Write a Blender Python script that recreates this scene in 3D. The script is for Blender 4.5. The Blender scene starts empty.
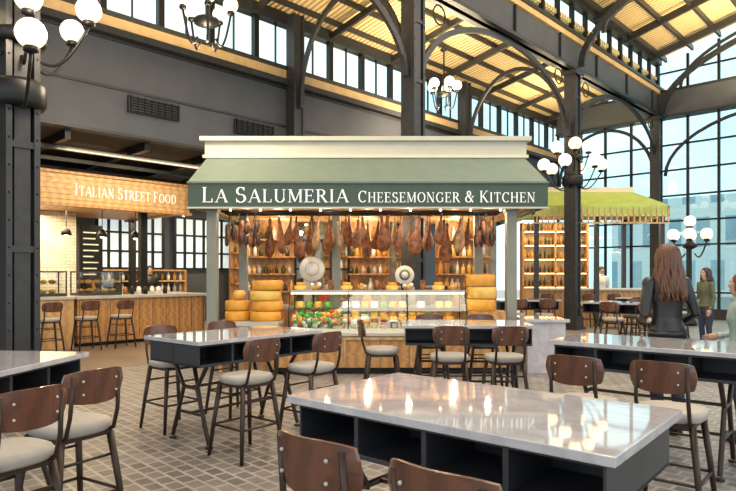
import bpy, math, random
from mathutils import Vector, Matrix
random.seed(7)
D=bpy.data
SC=bpy.context.scene
ANG=math.radians(45.97)
CA,SA=math.cos(ANG),math.sin(ANG)
def W(u,L,z=0): return (CA*u-SA*L, SA*u+CA*L, z)

# ------------------------------------------------------------ materials
def mat(name,col,rough=.5,metal=0,var=.12,scale=6,bump=0,emit=None,es=0,kind='noise',col2=None,stretch=(1,1,1),alpha=None,coat=0):
    m=D.materials.new(name); m.use_nodes=True; nt=m.node_tree; N=nt.nodes; Lk=nt.links
    b=N['Principled BSDF']; b.inputs['Roughness'].default_value=rough; b.inputs['Metallic'].default_value=metal
    if coat: b.inputs['Coat Weight'].default_value=coat; b.inputs['Coat Roughness'].default_value=.03
    tc=N.new('ShaderNodeTexCoord'); mp=N.new('ShaderNodeMapping'); mp.inputs['Scale'].default_value=stretch
    Lk.new(tc.outputs['Object'],mp.inputs[0])
    if kind=='wave':
        t=N.new('ShaderNodeTexWave'); t.inputs['Scale'].default_value=scale; t.inputs['Distortion'].default_value=5; t.inputs['Detail'].default_value=3; out=t.outputs['Fac']
    elif kind=='vor':
        t=N.new('ShaderNodeTexVoronoi'); t.inputs['Scale'].default_value=scale; out=t.outputs['Distance']
    else:
        t=N.new('ShaderNodeTexNoise'); t.inputs['Scale'].default_value=scale; t.inputs['Detail'].default_value=5; out=t.outputs['Fac']
    Lk.new(mp.outputs[0],t.inputs['Vector'])
    r=N.new('ShaderNodeValToRGB')
    c1=[c*(1-var) for c in col]; c2=list(col2) if col2 else [min(1,c*(1+var)) for c in col]
    r.color_ramp.elements[0].position=.3; r.color_ramp.elements[1].position=.7
    r.color_ramp.elements[0].color=(*c1,1); r.color_ramp.elements[1].color=(*c2,1)
    Lk.new(out,r.inputs[0]); Lk.new(r.outputs[0],b.inputs['Base Color'])
    if bump:
        bp=N.new('ShaderNodeBump'); bp.inputs['Strength'].default_value=bump; bp.inputs['Distance'].default_value=.02
        Lk.new(out,bp.inputs['Height']); Lk.new(bp.outputs[0],b.inputs['Normal'])
    if emit:
        b.inputs['Emission Color'].default_value=(*emit,1); b.inputs['Emission Strength'].default_value=es
    return m
def brickmat(name,c1,c2,mor,bw,rh,ms,rough=.5,rot=0,offset=.5,bump=.3,vert=False,noise=.5,es=0):
    m=D.materials.new(name); m.use_nodes=True; nt=m.node_tree; N=nt.nodes; Lk=nt.links
    b=N['Principled BSDF']; b.inputs['Roughness'].default_value=rough
    tc=N.new('ShaderNodeTexCoord'); mp=N.new('ShaderNodeMapping')
    mp.inputs['Rotation'].default_value=(math.pi/2 if vert else 0,0,rot)
    Lk.new(tc.outputs['Object'],mp.inputs[0])
    t=N.new('ShaderNodeTexBrick'); t.offset=offset; t.inputs['Scale'].default_value=1
    t.inputs['Color1'].default_value=(*c1,1); t.inputs['Color2'].default_value=(*c2,1); t.inputs['Mortar'].default_value=(*mor,1)
    t.inputs['Brick Width'].default_value=bw; t.inputs['Row Height'].default_value=rh; t.inputs['Mortar Size'].default_value=ms
    Lk.new(mp.outputs[0],t.inputs['Vector'])
    n=N.new('ShaderNodeTexNoise'); n.inputs['Scale'].default_value=2.5; n.inputs['Detail'].default_value=6
    Lk.new(tc.outputs['Object'],n.inputs['Vector'])
    mx=N.new('ShaderNodeMix'); mx.data_type='RGBA'; mx.blend_type='OVERLAY'; mx.inputs[0].default_value=noise
    Lk.new(t.outputs['Color'],mx.inputs[6]); Lk.new(n.outputs['Fac'],mx.inputs[7]); Lk.new(mx.outputs[2],b.inputs['Base Color'])
    bp=N.new('ShaderNodeBump'); bp.inputs['Strength'].default_value=bump; bp.inputs['Distance'].default_value=.01; bp.invert=True
    Lk.new(t.outputs['Fac'],bp.inputs['Height']); Lk.new(bp.outputs[0],b.inputs['Normal'])
    return m
def glassmat(name,tint,amt=.12,rough=.03):
    m=D.materials.new(name); m.use_nodes=True; nt=m.node_tree; N=nt.nodes; Lk=nt.links
    for n in list(N): N.remove(n)
    o=N.new('ShaderNodeOutputMaterial'); mix=N.new('ShaderNodeMixShader'); tr=N.new('ShaderNodeBsdfTransparent'); gl=N.new('ShaderNodeBsdfGlossy')
    nz=N.new('ShaderNodeTexNoise'); nz.inputs['Scale'].default_value=.6; rp=N.new('ShaderNodeValToRGB')
    rp.color_ramp.elements[0].color=(*[c*.85 for c in tint],1); rp.color_ramp.elements[1].color=(*tint,1)
    Lk.new(nz.outputs['Fac'],rp.inputs[0]); Lk.new(rp.outputs[0],tr.inputs['Color'])
    gl.inputs['Roughness'].default_value=rough; mix.inputs[0].default_value=amt
    Lk.new(tr.outputs[0],mix.inputs[1]); Lk.new(gl.outputs[0],mix.inputs[2]); Lk.new(mix.outputs[0],o.inputs[0])
    return m
M={}
M['steel']=mat('charcoal_steel',(.032,.033,.036),.45,.3,.2,8)
M['black']=mat('black_metal',(.012,.012,.013),.4,.5,.2,8)
M['wallg']=mat('grey_panel',(.066,.072,.084),.6,0,.1,2)
M['darkc']=mat('dark_ceiling',(.03,.026,.024),.8,0,.2,3)
M['tan']=mat('tan_trim',(.62,.41,.19),.6,0,.12,5)
M['cream']=mat('cream_paint',(.70,.62,.46),.5,0,.05,3)
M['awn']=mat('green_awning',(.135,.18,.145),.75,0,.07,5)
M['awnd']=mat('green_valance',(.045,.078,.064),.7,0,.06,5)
M['awnr']=mat('pale_canopy_roof',(.52,.51,.42),.6,0,.04,4)
M['lime']=mat('lime_canopy',(.38,.48,.10),.55,0,.1,4)
M['white']=mat('white_letter',(.9,.9,.86),.5,0,.03,4,emit=(1,1,.95),es=.15)
M['wood']=mat('oak_wood',(.44,.22,.075),.45,0,.16,2.0,.05,kind='wave',stretch=(1,1,6))
M['woodl']=mat('light_wood',(.55,.33,.14),.5,0,.12,1.6,kind='wave',stretch=(1,1,5))
M['walnut']=mat('walnut_ply',(.105,.036,.018),.32,0,.16,2.5,kind='wave',stretch=(1,2,5),coat=.3)
M['seat']=mat('grey_vinyl',(.36,.33,.295),.55,0,.08,20)
M['frame']=mat('bronze_metal',(.042,.026,.019),.4,.5,.15,8)
M['lam']=mat('dark_laminate',(.020,.021,.027),.45,0,.2,5)
M['post']=mat('grey_post',(.22,.225,.19),.6,0,.08,3)
M['globe']=mat('opal_globe',(.95,.9,.8),.3,0,.03,3,emit=(1,.76,.42),es=1.3)
M['bulb']=mat('bulb',(1,.9,.7),.3,0,.03,3,emit=(1,.8,.5),es=5)
M['ham']=mat('cured_ham',(.11,.03,.012),.65,0,.5,14,.5,col2=(.34,.11,.035))
M['ham2']=mat('pale_cured_ham',(.26,.11,.045),.75,0,.4,12,.5,col2=(.52,.30,.15))
M['sal']=mat('dark_salami',(.05,.025,.02),.5,0,.5,12)
M['rind']=mat('cheese_rind',(.70,.31,.03),.5,0,.15,10)
M['rind2']=mat('pale_cheese',(.78,.47,.10),.5,0,.12,10)
M['leaf']=mat('green_leaf',(.07,.26,.03),.5,0,.4,15)
M['red']=mat('red_food',(.6,.05,.03),.4,0,.3,12)
M['paper']=mat('white_paper',(.78,.77,.71),.6,0,.04,5)
M['stone']=mat('pale_stone',(.46,.44,.41),.3,0,.12,3)
M['bottle']=mat('bottle_glass',(.03,.05,.02),.15,0,.4,6)
M['bottle2']=mat('amber_bottle',(.3,.12,.03),.15,0,.4,6)
M['tile']=brickmat('white_tile',(.60,.55,.46),(.66,.61,.52),(.36,.33,.29),.2,.08,.006,.25,vert=True)
M['skin']=mat('skin',(.55,.31,.21),.5,0,.06,8)
M['hair']=mat('brown_hair',(.10,.035,.017),.4,0,.5,9,.2,kind='wave',stretch=(6,6,.6))
M['hairk']=mat('black_hair',(.02,.014,.012),.45,0,.4,20)
M['leather']=mat('black_leather',(.008,.008,.010),.42,0,.3,10,.15)
M['olive']=mat('olive_cloth',(.10,.11,.06),.8,0,.15,14)
M['mint']=mat('mint_cloth',(.33,.43,.38),.8,0,.1,14)
M['whitec']=mat('white_cloth',(.62,.62,.6),.8,0,.06,14)
M['navy']=mat('dark_denim',(.03,.04,.07),.8,0,.2,20)
M['glass']=glassmat('case_glass',(.95,.98,.96),.07)
M['pane']=glassmat('window_glass',(.76,.94,.98),.06)
M['panec']=glassmat('clerestory_glass',(.86,.98,1),.06)
def marble():
    m=mat('marble_top',(.60,.58,.60),.05,0,.0,3,coat=.6)
    nt=m.node_tree; N=nt.nodes; r=[n for n in N if n.type=='VALTORGB'][0]; t=[n for n in N if n.type=='TEX_NOISE'][0]
    t.inputs['Scale'].default_value=2.2; t.inputs['Detail'].default_value=9; t.inputs['Distortion'].default_value=1.8
    e=r.color_ramp.elements; e[0].position=.42; e[0].color=(.47,.45,.48,1); e[1].position=.58; e[1].color=(.50,.48,.50,1)
    x=e.new(.5); x.color=(.40,.38,.41,1)
    return m
M['marble']=marble()
def deck():
    m=mat('corrugated_deck',(.74,.60,.36),.5,0,.1,1)
    N=m.node_tree.nodes; Lk=m.node_tree.links
    b=N['Principled BSDF']; tc=[n for n in N if n.type=='TEX_COORD'][0]
    w=N.new('ShaderNodeTexWave'); w.bands_direction='X'; w.inputs['Scale'].default_value=2.2
    Lk.new(tc.outputs['Object'],w.inputs['Vector'])
    r=N.new('ShaderNodeValToRGB'); r.color_ramp.elements[0].color=(.38,.23,.09,1); r.color_ramp.elements[1].color=(.78,.60,.33,1)
    r.color_ramp.elements[0].position=.05; r.color_ramp.elements[1].position=.5
    Lk.new(w.outputs['Fac'],r.inputs[0]); Lk.new(r.outputs[0],b.inputs['Base Color'])
    bp=N.new('ShaderNodeBump'); bp.inputs['Distance'].default_value=.06; bp.inputs['Strength'].default_value=.7
    Lk.new(w.outputs['Fac'],bp.inputs['Height']); Lk.new(bp.outputs[0],b.inputs['Normal'])
    return m
M['deck']=deck()
M['floor']=brickmat('stone_setts',(.095,.085,.08),(.195,.175,.165),(.30,.275,.255),.155,.12,.013,.42,rot=ANG,noise=.55)
M['path']=mat('polished_concrete',(.24,.19,.155),.28,0,.12,1.2)

# ------------------------------------------------------------ mesh builder
class MB:
    def __init__(s): s.v=[];s.f=[];s.m=[];s.sm=[];s.mats=[]
    def mi(s,k):
        if k not in s.mats: s.mats.append(k)
        return s.mats.index(k)
    def add(s,vs,fs,k,smooth=False):
        o=len(s.v); s.v+= [tuple(v) for v in vs]; i=s.mi(k)
        for f in fs: s.f.append([o+a for a in f]); s.m.append(i); s.sm.append(smooth)
    def box(s,c,d,k,R=None):
        x,y,z=d[0]/2,d[1]/2,d[2]/2
        vs=[Vector((a*x,b*y,e*z)) for a in(-1,1) for b in(-1,1) for e in(-1,1)]
        if R is not None: vs=[R@v for v in vs]
        c=Vector(c); vs=[v+c for v in vs]
        s.add(vs,[(0,1,3,2),(4,6,7,5),(0,4,5,1),(2,3,7,6),(0,2,6,4),(1,5,7,3)],k)
    def bb(s,x0,x1,y0,y1,z0,z1,k): s.box(((x0+x1)/2,(y0+y1)/2,(z0+z1)/2),(abs(x1-x0),abs(y1-y0),abs(z1-z0)),k)
    def beam(s,p,q,w,h,k):
        p=Vector(p);q=Vector(q);d=q-p; L=d.length; d.normalize()
        up=Vector((0,0,1)) if abs(d.z)<.95 else Vector((0,1,0))
        x=d.cross(up).normalized(); z=x.cross(d)
        R=Matrix((x,d,z)).transposed(); s.box((p+q)/2,(w,L,h),k,R)
    def tube(s,pts,r,k,n=8,cap=True):
        P=[Vector(p) for p in pts]; R=r if isinstance(r,(list,tuple)) else [r]*len(P)
        vs=[];prev=None
        for i,p in enumerate(P):
            t=(P[min(i+1,len(P)-1)]-P[max(i-1,0)]).normalized()
            if prev is None: a=t.orthogonal().normalized()
            else: a=(prev-t*prev.dot(t)); a=a.normalized() if a.length>1e-6 else t.orthogonal().normalized()
            prev=a; b=t.cross(a)
            for j in range(n):
                g=2*math.pi*j/n; vs.append(p+(a*math.cos(g)+b*math.sin(g))*R[i])
        fs=[]
        for i in range(len(P)-1):
            for j in range(n):
                fs.append((i*n+j,i*n+(j+1)%n,(i+1)*n+(j+1)%n,(i+1)*n+j))
        if cap: fs.append(tuple(range(n))[::-1]); fs.append(tuple((len(P)-1)*n+j for j in range(n)))
        s.add(vs,fs,k,True)
    def lathe(s,prof,c,k,n=16,sx=1,sy=1,R=None,smooth=True):
        vs=[];c=Vector(c)
        for (r,z) in prof:
            for j in range(n):
                g=2*math.pi*j/n; v=Vector((r*math.cos(g)*sx,r*math.sin(g)*sy,z))
                if R is not None: v=R@v
                vs.append(v+c)
        fs=[]
        for i in range(len(prof)-1):
            for j in range(n): fs.append((i*n+j,i*n+(j+1)%n,(i+1)*n+(j+1)%n,(i+1)*n+j))
        fs.append(tuple(range(n))[::-1]); fs.append(tuple((len(prof)-1)*n+j for j in range(n)))
        s.add(vs,fs,k,smooth)
    def sph(s,c,r,k,n=14,m=8,R=None):
        if not isinstance(r,(list,tuple)): r=(r,r,r)
        prof=[(max(.001,math.sin(math.pi*i/m)),-math.cos(math.pi*i/m)*r[2]) for i in range(m+1)]
        s.lathe(prof,c,k,n,r[0],r[1],R)
    def poly(s,pts,k): s.add(pts,[tuple(range(len(pts)))],k)
    def prism(s,pts,off,k):
        n=len(pts); o=Vector(off); vs=[Vector(p) for p in pts]; vs+=[v+o for v in vs]
        s.add(vs,[tuple(range(n))[::-1],tuple(range(n,2*n))]+[(i,(i+1)%n,n+(i+1)%n,n+i) for i in range(n)],k)
    def mesh(s,name):
        me=D.meshes.new(name); me.from_pydata(s.v,[],s.f)
        for k in s.mats: me.materials.append(M[k])
        me.polygons.foreach_set('material_index',s.m); me.polygons.foreach_set('use_smooth',s.sm); me.update()
        return me
def put(name,me,loc=(0,0,0),rz=0,bevel=0,parent=None,scale=None):
    if isinstance(me,MB): me=me.mesh(name)
    o=D.objects.new(name,me); SC.collection.objects.link(o); o.location=loc; o.rotation_euler=(0,0,rz)
    if scale: o.scale=(scale,)*3
    if bevel:
        b=o.modifiers.new('bev','BEVEL'); b.width=bevel; b.segments=2; b.limit_method='ANGLE'
    if parent: o.parent=parent
    return o

# ------------------------------------------------------------ serif stroke font
def st(x,w=.14): return ('s',x,0,x,1,w)
GL={
'A':(.8,[('s',.08,0,.4,1,.05),('s',.4,1,.72,0,.15),('s',.2,.35,.6,.35,.05)],[(.08,0),(.72,0)]),
'L':(.64,[st(.15),('s',.15,.025,.58,.025,.05),('s',.57,0,.57,.25,.05)],[(.15,1),(.15,0)]),
'S':(.62,[('a',.3,.74,.2,.24,30,270),('a',.3,.26,.23,.26,90,-150),('s',.48,.75,.48,1,.04),('s',.07,0,.07,.27,.04)],[]),
'U':(.82,[('s',.15,.3,.15,1,.14),('a',.4,.3,.25,.29,180,360),('s',.65,.3,.65,1,.05)],[(.15,1),(.65,1)]),
'M':(.95,[st(.12,.05),('s',.14,1,.46,.05,.14),('s',.46,.05,.8,1,.05),st(.81)],[(.12,0),(.81,0),(.12,1),(.81,1)]),
'E':(.66,[st(.15),('s',.15,.975,.55,.975,.05),('s',.15,.52,.45,.52,.05),('s',.15,.025,.58,.025,.05),('s',.55,.78,.55,1,.05),('s',.58,0,.58,.24,.05),('s',.45,.42,.45,.62,.04)],[(.1,0),(.1,1)]),
'F':(.62,[st(.15),('s',.15,.975,.55,.975,.05),('s',.15,.5,.45,.5,.05),('s',.55,.76,.55,1,.05),('s',.45,.4,.45,.6,.04)],[(.15,0),(.1,1)]),
'R':(.74,[st(.15),('a',.32,.75,.22,.23,90,-90),('s',.15,.98,.33,.98,.05),('s',.15,.52,.33,.52,.05),('s',.35,.52,.66,0,.15)],[(.15,0),(.1,1),(.68,0)]),
'I':(.36,[st(.18)],[(.18,0),(.18,1)]),
'C':(.76,[('a',.42,.5,.33,.48,45,315),('s',.68,.7,.68,1,.04)],[]),
'H':(.82,[st(.15),st(.66),('s',.15,.52,.66,.52,.05)],[(.15,0),(.15,1),(.66,0),(.66,1)]),
'O':(.84,[('a',.42,.5,.34,.48,0,360)],[]),
'N':(.82,[st(.12,.05),('s',.12,1,.67,0,.15),st(.67,.05)],[(.12,0),(.12,1),(.67,1)]),
'G':(.82,[('a',.42,.5,.33,.48,45,315),('s',.68,.7,.68,1,.04),('s',.68,.06,.68,.42,.12)],[(.68,.42)]),
'K':(.76,[st(.15),('s',.62,1,.2,.42,.05),('s',.3,.56,.68,0,.15)],[(.15,0),(.15,1),(.64,1),(.7,0)]),
'T':(.7,[st(.35),('s',.05,.975,.65,.975,.05),('s',.06,.76,.06,1,.05),('s',.64,.76,.64,1,.05)],[(.35,0)]),
'D':(.8,[st(.15),('a',.3,.5,.4,.48,90,-90),('s',.15,.98,.3,.98,.05),('s',.15,.02,.3,.02,.05)],[(.1,0),(.1,1)]),
'&':(.84,[('a',.36,.77,.14,.2,0,360),('a',.32,.27,.23,.26,75,340),('s',.26,.64,.72,0,.14),('s',.54,.2,.7,.5,.05)],[(.7,.5)]),
}
def text(mb,t,o,rx,h,width,k='white',first=1.0,wt=1.0):
    o=Vector(o); rx=Vector(rx).normalized(); up=Vector((0,0,1)); nrm=rx.cross(up)
    words=t.split(' ')
    caps=[ (j==0) for w in words for j in range(len(w))]
    def hh(isf): return first if isf else 1
    tot=0; i=0
    for c in t:
        if c==' ': tot+=.4
        else: tot+=(GL[c][0]+.1)*hh(caps[i]); i+=1
    sx=width/tot; x=0; i=0
    def P(a,b): return o+rx*(a*sx)+up*(b*h)+nrm*.006
    def rib(pts,ws):
        L=[];Rr=[]
        for q,(p) in enumerate(pts):
            a=pts[max(q-1,0)];b=pts[min(q+1,len(pts)-1)]
            dx,dy=b[0]-a[0],b[1]-a[1]; l=math.hypot(dx,dy) or 1
            nx,ny=-dy/l,dx/l; w=ws[q]/2
            L.append((p[0]+nx*w,p[1]+ny*w)); Rr.append((p[0]-nx*w,p[1]-ny*w))
        for q in range(len(pts)-1):
            mb.poly([P(*L[q]),P(*Rr[q]),P(*Rr[q+1]),P(*L[q+1])],k)
    for c in t:
        if c==' ': x+=.4; continue
        g=hh(caps[i]); i+=1
        w,ops,ser=GL[c]
        for op in ops:
            if op[0]=='s':
                _,a,b,e,f,wd=op; rib([(x+a*g,b*g),(x+e*g,f*g)],[wd*g*wt if wd>.08 else wd*g]*2)
            else:
                _,cx,cy,rxx,ry,a0,a1=op; n=16; pts=[];ws=[]
                for q in range(n+1):
                    an=math.radians(a0+(a1-a0)*q/n); pts.append((x+(cx+rxx*math.cos(an))*g,(cy+ry*math.sin(an))*g))
                    tx,ty=abs(rxx*math.sin(an)),abs(ry*math.cos(an)); ws.append((.05+.09*wt*(ty/(math.hypot(tx,ty)))**1.5)*g)
                rib(pts,ws)
        for (a,b) in ser:
            yy=b*g-(.02 if b>.5 else -.02)*g
            rib([(x+(a-.12)*g,yy),(x+(a+.12)*g,yy)],[.04*g]*2)
        x+=(w+.1)*g

# ------------------------------------------------------------ floor and shell
b=MB(); b.bb(-40,60,-30,60,-.2,0,'floor'); put('floor',b)
b=MB(); b.bb(-8,22.6,9.7,12.9,.0,.004,'path'); put('floor_path',b,rz=ANG)
US=[2.107+6.87*k for k in range(-1,4)]
UE=US[-1]
R1=7.46; WL=11.3
b=MB()
b.bb(-8,UE,WL,WL+.2,4.15,5.95,'wallg')
for z in (4.15,5.0,5.9): b.bb(-8,UE,WL-.03,WL,z,z+.05,'steel')
b.bb(-8,UE,WL-.22,WL+.2,5.95,6.08,'steel')
b.bb(-8,UE,WL-.1,WL+.2,6.08,6.32,'tan')
b.bb(-8,UE,WL-.16,WL+.2,6.32,6.4,'steel')
b.bb(-8,UE,WL-.05,WL+.2,7.42,7.7,'steel')
put('wall_left',b,rz=ANG)
b=MB(); u=-8
while u<UE:
    b.bb(u-.06,u+.06,WL-.04,WL+.1,6.4,7.42,'black'); b.bb(u+.56,u+.58,WL,WL+.06,6.4,7.42,'black'); u+=1.145
b.bb(-8,UE,WL+.05,WL+.058,6.4,7.42,'panec')
put('window_1',b,rz=ANG)
b=MB(); b.bb(-8,UE+.3,WL+.2,17.6,4.15,4.3,'darkc')
for i in range(20): b.bb(-8+i*1.5,-7.9+i*1.5,WL+.2,17.5,3.98,4.15,'black')
for j in range(5): b.bb(-8,UE,WL+.9+j*1.2,WL+.97+j*1.2,3.9,3.98,'steel')
put('ceiling_stalls',b,rz=ANG)
b=MB(); b.bb(-8,UE+.3,17.5,17.7,0,4.15,'wallg'); put('wall_back',b,rz=ANG)
b=MB()
M['glow']=mat('frosted_daylight_window',(.7,.85,.9),.4,0,.2,2,emit=(.8,.93,1),es=.4)
for (u0,u1) in ((6.9,8.9),(9.3,11.3),(13,16)):
    b.bb(u0,u1,17.40,17.44,1.7,3.3,'glow')
    n=6
    for i in range(n+1): x=u0+(u1-u0)*i/n; b.bb(x-.04,x+.04,17.36,17.42,1.7,3.3,'black')
    for z in (1.7,2.2,2.75,3.3): b.bb(u0,u1,17.36,17.42,z-.03,z+.03,'black')
put('window_2',b,rz=ANG)
def slab(mb,u0,u1,La,za,Lb,zb,th,k):
    mb.prism([(u0,La,za),(u0,Lb,zb),(u0,Lb,zb+th),(u0,La,za+th)],(u1-u0,0,0),k)
b=MB(); slab(b,-8,UE,WL+.2,7.68,R1,8.45,.1,'deck')
for i in range(5):
    L=WL-.4-i*.8; z=7.68+(WL+.2-L)*.19; b.bb(-8,UE,L-.035,L+.035,z-.13,z-.01,'steel')
u=-8
while u<UE: b.beam((u,WL,7.55),(u,R1,8.3),.08,.16,'steel'); u+=2.29
put('ceiling_aisle',b,rz=ANG)
NR,NS=9.15,.26
NT=NR+R1*NS
b=MB(); slab(b,-8,UE,R1+.3,NR,0,NT,.1,'deck'); slab(b,-8,UE,0,NT,-R1-.3,NR,.1,'deck')
for sg in (1,-1):
    for i in range(9):
        L=.4+i*.85; z=NT-L*NS; b.bb(-8,UE,sg*L-.04,sg*L+.04,z-.17,z-.01,'steel')
    u=-8
    while u<UE: b.beam((u,0,NT-.2),(u,sg*R1,NR-.15),.08,.22,'steel'); u+=2.29
put('ceiling_nave',b,rz=ANG)
b=MB()
b.bb(-8,UE,R1-.06,R1+.06,7.1,8.1,'wallg')
for z in(7.1,8.04): b.bb(-8,UE,R1-.2,R1+.2,z,z+.08,'steel')
b.bb(-8,UE,R1-.14,R1-.06,7.9,8.04,'tan')
u=-8
while u<UE: b.bb(u,u+.05,R1-.13,R1+.13,7.18,8.04,'steel'); u+=2.29
b.bb(-8,UE,R1-.12,R1+.12,8.98,9.2,'steel')
put('trim_girder',b,rz=ANG)
b=MB(); u=-8
while u<UE: b.bb(u-.05,u+.05,R1-.06,R1+.06,8.12,8.98,'black'); u+=.85
b.bb(-8,UE,R1+.02,R1+.03,8.12,8.98,'panec')
put('window_3',b,rz=ANG)
def roofz(L):
    return 7.6+(WL-L)*.19 if L>R1 else NT-.1-abs(L)*NS
b=MB()
L=WL
while L>-7.6:
    top=roofz(L-.001)-.1; b.bb(UE-.05,UE+.05,L-.04,L+.04,0,top,'black'); L-=.96
for z in (.9,2.55,3.4,4.3,5.2,6.1): b.bb(UE-.04,UE+.04,-R1,WL,z-.03,z+.03,'black')
b.bb(UE-.04,UE+.04,-R1,R1,8.65,8.7,'black')
b.bb(UE-.2,UE+.2,-R1,WL,7.1,7.95,'wallg')
for z in(7.05,7.95): b.bb(UE-.25,UE+.25,-R1,WL,z,z+.07,'steel')
b.bb(UE-.1,UE+.1,-R1,WL,0,.35,'steel')
for (c,a) in ((9.38,1.8),(3.7,3.5)):
    b.tube([(UE-.12,c+a*math.cos(t*math.pi/20),5.0+1.95*math.sin(t*math.pi/20)) for t in range(21)],.06,'steel',8)
b.prism([(UE+.06,WL,.35),(UE+.06,WL,7.6),(UE+.06,R1,8.3),(UE+.06,R1,NR-.1),(UE+.06,0,NT-.1),(UE+.06,-R1,NR-.1),(UE+.06,-R1,.35)],(.01,0,0),'pane')
put('window_4',b,rz=ANG)
def column(h):
    b=MB()
    b.bb(-.08,.08,-.13,.13,0,h,'steel')
    for sx in(-1,1):
        b.bb(sx*.14-.03,sx*.14+.03,-.165,.165,0,h,'steel')
    z=.6
    while z<h-.2:
        b.bb(-.15,.15,-.15,.15,z,z+.07,'steel'); z+=1.15
    for sy in(-1,1):
        for sx in(-1,1):
            zz=.3
            while zz<h: b.sph((sx*.14,sy*.167,zz),.013,'black',6,4); zz+=.3
    b.bb(-.27,.27,-.27,.27,0,.06,'steel'); b.bb(-.22,.22,-.22,.22,.06,.35,'steel')
    b.bb(-.24,.24,-.22,.22,h-.12,h,'steel')
    return b.mesh('steel_column')
cm=column(7.1)
for k,u in enumerate(US[1:]): put('steel_column',cm,W(u-(.25 if k==3 else 0),R1-(0)),ANG)
def pil():
    b=MB(); b.bb(-.12,.12,-.12,.12,0,7.6,'steel')
    for sx in(-1,1): b.bb(sx*.13-.025,sx*.13+.025,-.15,.15,0,7.6,'steel')
    b.bb(-.22,.22,-.2,.2,0,.3,'steel')
    return b.mesh('wall_column')
pm=pil()
for u in US[:-1]: put('wall_column',pm,W(u,WL-.24),ANG)
def arch(mb,c,d,a,b_,z0,r,n=28,a0=0,a1=180):
    c=Vector(c); d=Vector(d)
    pts=[c+d*(a*math.cos(math.radians(a0+(a1-a0)*i/n)))+Vector((0,0,z0+b_*math.sin(math.radians(a0+(a1-a0)*i/n)))) for i in range(n+1)]
    for i in range(n): mb.beam(pts[i],pts[i+1],r,r*1.6,'steel')
b=MB()
for k in range(len(US)-1):
    u=(US[k]+US[k+1])/2
    arch(b,(u,R1,0),(1,0,0),3.2,1.72,5.3,.075)
    for sg in (-1,1):
        x=u+sg*2.6; b.tube([(x+.2*math.cos(t*.524),R1,6.8+.2*math.sin(t*.524)) for t in range(13)],.02,'steel',6)
put('arched_brackets',b,rz=ANG)
b=MB()
for u in US[:-1]: arch(b,(u,(R1+WL)/2-.1,0),(0,1,0),1.6,2.2,5.4,.07)
put('arched_brackets',b,rz=ANG)
b=MB()
for u in US:
    uu=u-.45 if u==UE else u
    arch(b,(uu,0,0),(0,1,0),7.2,2.6,7.2,.11,40)
    arch(b,(uu,0,0),(0,1,0),6.6,2.1,7.95,.06,40)
put('nave_arch_truss',b,rz=ANG)
for u in (5.58,7.95):
    b=MB(); b.bb(-.53,.53,-.05,0,-.16,.16,'steel')
    for i in range(6): b.bb(-.5,.5,-.09,-.05,-.14+i*.05,-.12+i*.05,'black')
    for i in range(8): b.bb(-.5+i*.14,-.49+i*.14,-.1,-.05,-.15,.15,'black')
    put('air_vent',b,W(u,WL-.03,4.78),ANG)

# ------------------------------------------------------------ lamps
def globe1(mb,a,R,z,r):
    x,y=math.cos(a),math.sin(a)
    mb.sph((x*R,y*R,z),r,'globe',16,12)
    mb.lathe([(.03,-.02),(r*.5,0),(r*.45,.05),(.03,.06)],(x*R,y*R,z-r-.03),'black',10)
    pts=[]
    for t in range(11):
        s=t/10; pts.append((x*(.14+(R-.14)*s),y*(.14+(R-.14)*s),z-r-.05-.35*math.sin(math.pi*(s*.5+.5))-.18*math.sin(math.pi*s)))
    mb.tube(pts,.018,'black',6)
def globes(mb,n,R,z,r,ph=0):
    for i in range(n): globe1(mb,ph+2*math.pi*i/n,R,z,r)
def bands(b):
    b.lathe([(.25,-.6),(.28,-.55),(.28,-.35),(.25,-.3)],(0,0,0),'black',16); b.lathe([(.25,.1),(.28,.14),(.28,.2),(.25,.25)],(0,0,0),'black',16)
b=MB(); globes(b,6,.78,.0,.17,ph=.2); globes(b,4,.42,.5,.17,ph=.6); bands(b)
put('globe_lamp_cluster',b,W(US[3],R1,4.55),ANG)
b=MB(); r_=math.radians
globe1(b,r_(8),.78,0,.15); globe1(b,r_(12),.42,.5,.14)
for a in (68,-60,130,-130,180): globe1(b,r_(a),.74,.55,.14)
bands(b)
put('globe_lamp_cluster',b,W(US[1],R1,3.95),r_(-60))
def addlight(kind,name,loc,e,col=(1,.85,.65),size=.3,rot=(0,0,0),sy=None):
    l=D.lights.new(name,kind); l.energy=e; l.color=col
    if kind=='AREA':
        l.size=size
        if sy: l.shape='RECTANGLE'; l.size_y=sy
    elif kind=='POINT': l.shadow_soft_size=size
    o=D.objects.new(name,l); SC.collection.objects.link(o); o.location=loc; o.rotation_euler=rot; return o
def pend(loc,top,r):
    b=MB(); globes(b,5,.36,0,r); b.tube([(0,0,-.25),(0,0,top)],.022,'black',8)
    b.lathe([(.02,-.35),(.19,-.28),(.19,-.22),(.03,-.15)],(0,0,0),'black',12)
    b.lathe([(.1,top-.04),(.1,top)],(0,0,0),'black',12)
    put('globe_chandelier',b,loc)
pend((-2.42,9,5.55),2.7,.11)
pend((2.1,16.6,6.75),1.0,.14)
b=MB(); globes(b,6,.5,2.7,.16); b.sph((0,0,3.1),.16,'globe'); b.lathe([(.2,0),(.2,.1),(.12,.2),(.07,.5),(.05,2.3),(.06,2.9),(.1,2.95)],(0,0,0),'black',12)
b.lathe([(.05,2.25),(.2,2.33),(.2,2.4),(.05,2.5)],(0,0,0),'black',12)
lp=b.mesh('lamp_post')
put('lamp_post',lp,(9.55,17.8,0))

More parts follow.
